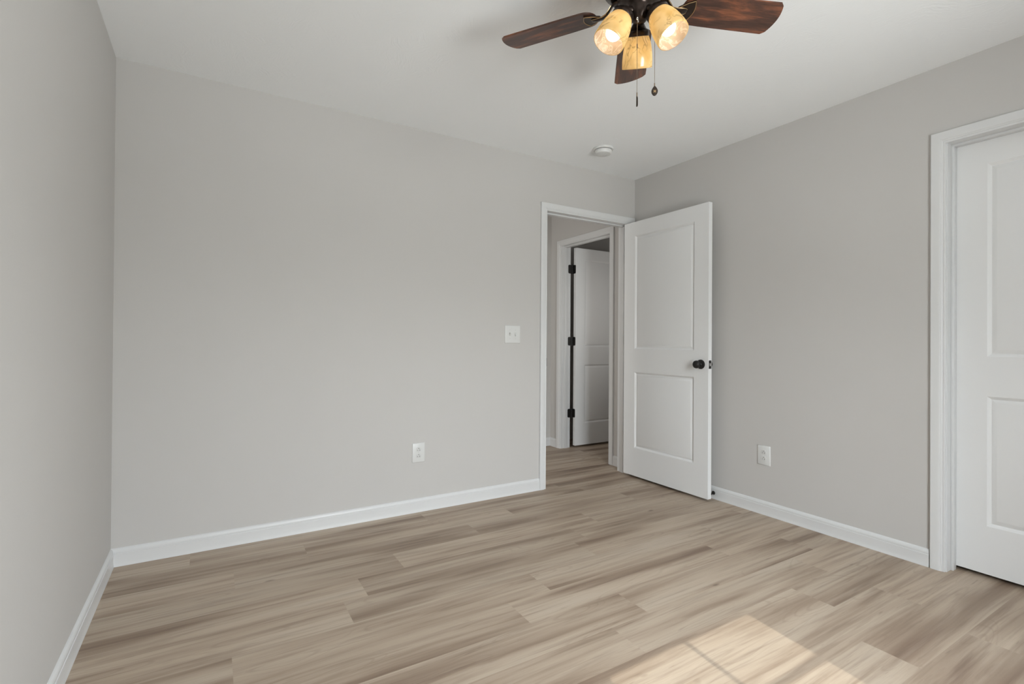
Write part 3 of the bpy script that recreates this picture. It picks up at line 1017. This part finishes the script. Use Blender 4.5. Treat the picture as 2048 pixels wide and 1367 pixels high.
    def light(az, first=None):
        d = Vector((math.cos(az), math.sin(az), 0))
        axis = d * math.sin(TILT) - Vector((0, 0, 1)) * math.cos(TILT)
        c = d * 0.066 + Vector((0, 0, zl(2.197)))
        M = aim(c, axis)
        return M, d, axis, c
    prof_out = [(0.0365, 0.010), (0.0400, 0.018), (0.0450, 0.032), (0.0492, 0.050), (0.0520, 0.069), (0.0535, 0.088), (0.0538, 0.106), (0.0532, 0.1135)]
    prof_in = [(rr - 0.0026, z) for rr, z in reversed(prof_out)]
    prof_in[0] = (prof_out[-1][0] - 0.0022, 0.1142)
    first = None
    AZ0 = math.radians(48.5)
    for k in range(3):
        az = AZ0 + k * 2 * PI / 3
        M, d, axis, c = light(az)
        if first is None:
            bm = bmesh.new()
            # cup and arm in the light's own frame (z along the shade axis)
            add_lathe(bm, [(0.0, -0.034), (0.012, -0.033), (0.019, -0.027), (0.024, -0.018), (0.029, -0.010), (0.0365, -0.0065), (0.0385, -0.004), (0.0385, 0.012), (0.0370, 0.014),
                           (0.0355, 0.012), (0.0, 0.010)], 40)
            cup = obj("socket_cup", bm, M_BRONZE, r, sharp=40)
            bm = bmesh.new()
            inv = M.inverted()
            add_tube(bm, [inv @ (d * 0.020 + Vector((0, 0, zl(2.222)))), inv @ (d * 0.036 + Vector((0, 0, zl(2.228)))), Vector((0, 0, -0.026))], 0.0105, 14)
            arm = obj("arm", bm, M_BRONZE, cup)
            bm = bmesh.new()
            prof = prof_out + prof_in
            nout = len(prof_out)
            add_lathe(bm, prof, 48, mi=lambda i: 0 if i < nout else 1)
            shade = obj("glass_shade", bm, [M_AMBER, M_LINING], cup, sharp=70); shade['label'] = "marbled amber glass shade"
            bm = bmesh.new()
            bp = [(0.0, 0.098), (0.010, 0.0965), (0.0185, 0.0915), (0.0240, 0.084), (0.0262, 0.075), (0.0255, 0.066), (0.0215, 0.055), (0.0170, 0.045), (0.0140, 0.036), (0.0135, 0.012), (0.0, 0.011)]
            add_lathe(bm, bp, 28)
            bulb = obj("bulb", bm, M_BULB, cup, sharp=60); bulb['label'] = "lit white bulb"
            cup.matrix_local = M
            first = (cup, [arm, shade, bulb])
        else:
            cc = first[0].copy(); COL.objects.link(cc); cc.parent = r
            for s in first[1]:
                q = s.copy(); COL.objects.link(q); q.parent = cc
            # keep the arm side of the cup pointing at the stem: rotate the whole light about the fan axis
            cc.matrix_local = Matrix.Rotation(az - AZ0, 4, 'Z') @ light(AZ0)[0]

    # ---- pull chains
    def bead_chain(bm, x, y, z0, z1):
        z = z0
        while z > z1:
            bmesh.ops.create_icosphere(bm, subdivisions=1, radius=0.00125, matrix=Matrix.Translation((x, y, z)))
            z -= 0.0031
        add_tube(bm, [(x, y, z0), (x, y, z1)], 0.0004, 5)
    vx = Vector((-0.8562, -0.5166, 0)).normalized()
    # nearer chain, thin pendant seen on edge
    nx, ny = -0.0432, -0.0333
    bm = bmesh.new()
    bead_chain(bm, nx, ny, zl(2.172), zl(1.912))
    add_lathe(bm, [(0, zl(2.087)), (0.0022, zl(2.086)), (0.0022, zl(2.074)), (0, zl(2.073))], 10, Matrix.Translation((nx, ny, 0)))
    add_lathe(bm, [(0, zl(1.925)), (0.0020, zl(1.924)), (0.0022, zl(1.912)), (0, zl(1.910))], 10, Matrix.Translation((nx, ny, 0)))
    ch = obj("pull_chain", bm, M_CHAIN, r)
    bm = bmesh.new()
    tor = [Vector((nx, ny, zl(2.172))) + Vector((math.cos(a) * 0.57, math.cos(a) * -0.82 * 0.0 , math.sin(a))) * 0.0045 for a in [2 * PI * q / 16 for q in range(16)]]
    add_tube(bm, tor, 0.0013, 6, cyclic=True)
    add_tube(bm, [(nx * 0.6, ny * 0.6, zl(2.1735)), (nx, ny, zl(2.1755))], 0.0022, 8)
    obj("chain_ring", bm, M_CHROME, ch)
    def fob_outline(w, h):
        pts = []
        for q in range(28):
            a = 2 * PI * q / 28
            x = w / 2 * math.sin(a); y = -math.cos(a)
            f = 1.0 - 0.45 * max(0.0, y) ** 1.3
            pts.append((x * f, y * h / 2))
        return pts
    def fob(parent, x, y, ztop, w, h, t, yaw, emblem):
        A = Matrix.Translation((x, y, ztop - h / 2)) @ Matrix.Rotation(yaw, 4, 'Z') @ Matrix(((1, 0, 0, 0), (0, 0, -1, 0), (0, 1, 0, 0), (0, 0, 0, 1)))
        bm = bmesh.new()
        add_prism(bm, fob_outline(w, h), -t / 2, t / 2, A)
        add_prism(bm, fob_outline(w * 0.8, h * 0.8), t / 2 - 0.0001, t / 2 + 0.0008, A)
        o = obj("fob", bm, M_BRONZE, parent)
        if emblem:
            bm = bmesh.new()
            for q in range(4):
                a = PI / 4 + q * PI / 2
                cx, cy = math.cos(a), math.sin(a)
                L2, w2 = 0.0052, 0.0016
                px, py = -cy, cx
                oy = -0.0025
                outl = [(0.0006 * cx - w2 * .5 * px, oy + 0.0006 * cy - w2 * .5 * py), (L2 * cx - w2 * px, oy + L2 * cy - w2 * py), (L2 * 1.06 * cx, oy + L2 * 1.06 * cy),
                        (L2 * cx + w2 * px, oy + L2 * cy + w2 * py), (0.0006 * cx + w2 * .5 * px, oy + 0.0006 * cy + w2 * .5 * py)]
                add_prism(bm, outl, t / 2 + 0.0007, t / 2 + 0.0014, A)
            g = obj("emblem", bm, M_GOLD, parent); g['label'] = "copper four blade emblem on the fob"
        return o
    camyaw = -YAW
    fob(ch, nx, ny, zl(1.911), 0.0185, 0.0340, 0.0045, camyaw + math.radians(78), False)
    # farther chain, drop shaped pendant with a fan emblem facing the viewer
    fx, fy = 0.0462, -0.0272
    bm = bmesh.new()
    bead_chain(bm, fx, fy, zl(2.262), zl(1.972))
    add_lathe(bm, [(0, zl(1.984)), (0.0018, zl(1.983)), (0.0022, zl(1.972)), (0, zl(1.970))], 10, Matrix.Translation((fx, fy, 0)))
    ch2 = obj("pull_chain", bm, M_CHAIN, r)
    fob(ch2, fx, fy, zl(1.972), 0.0215, 0.0325, 0.005, camyaw, True)
make_fan()
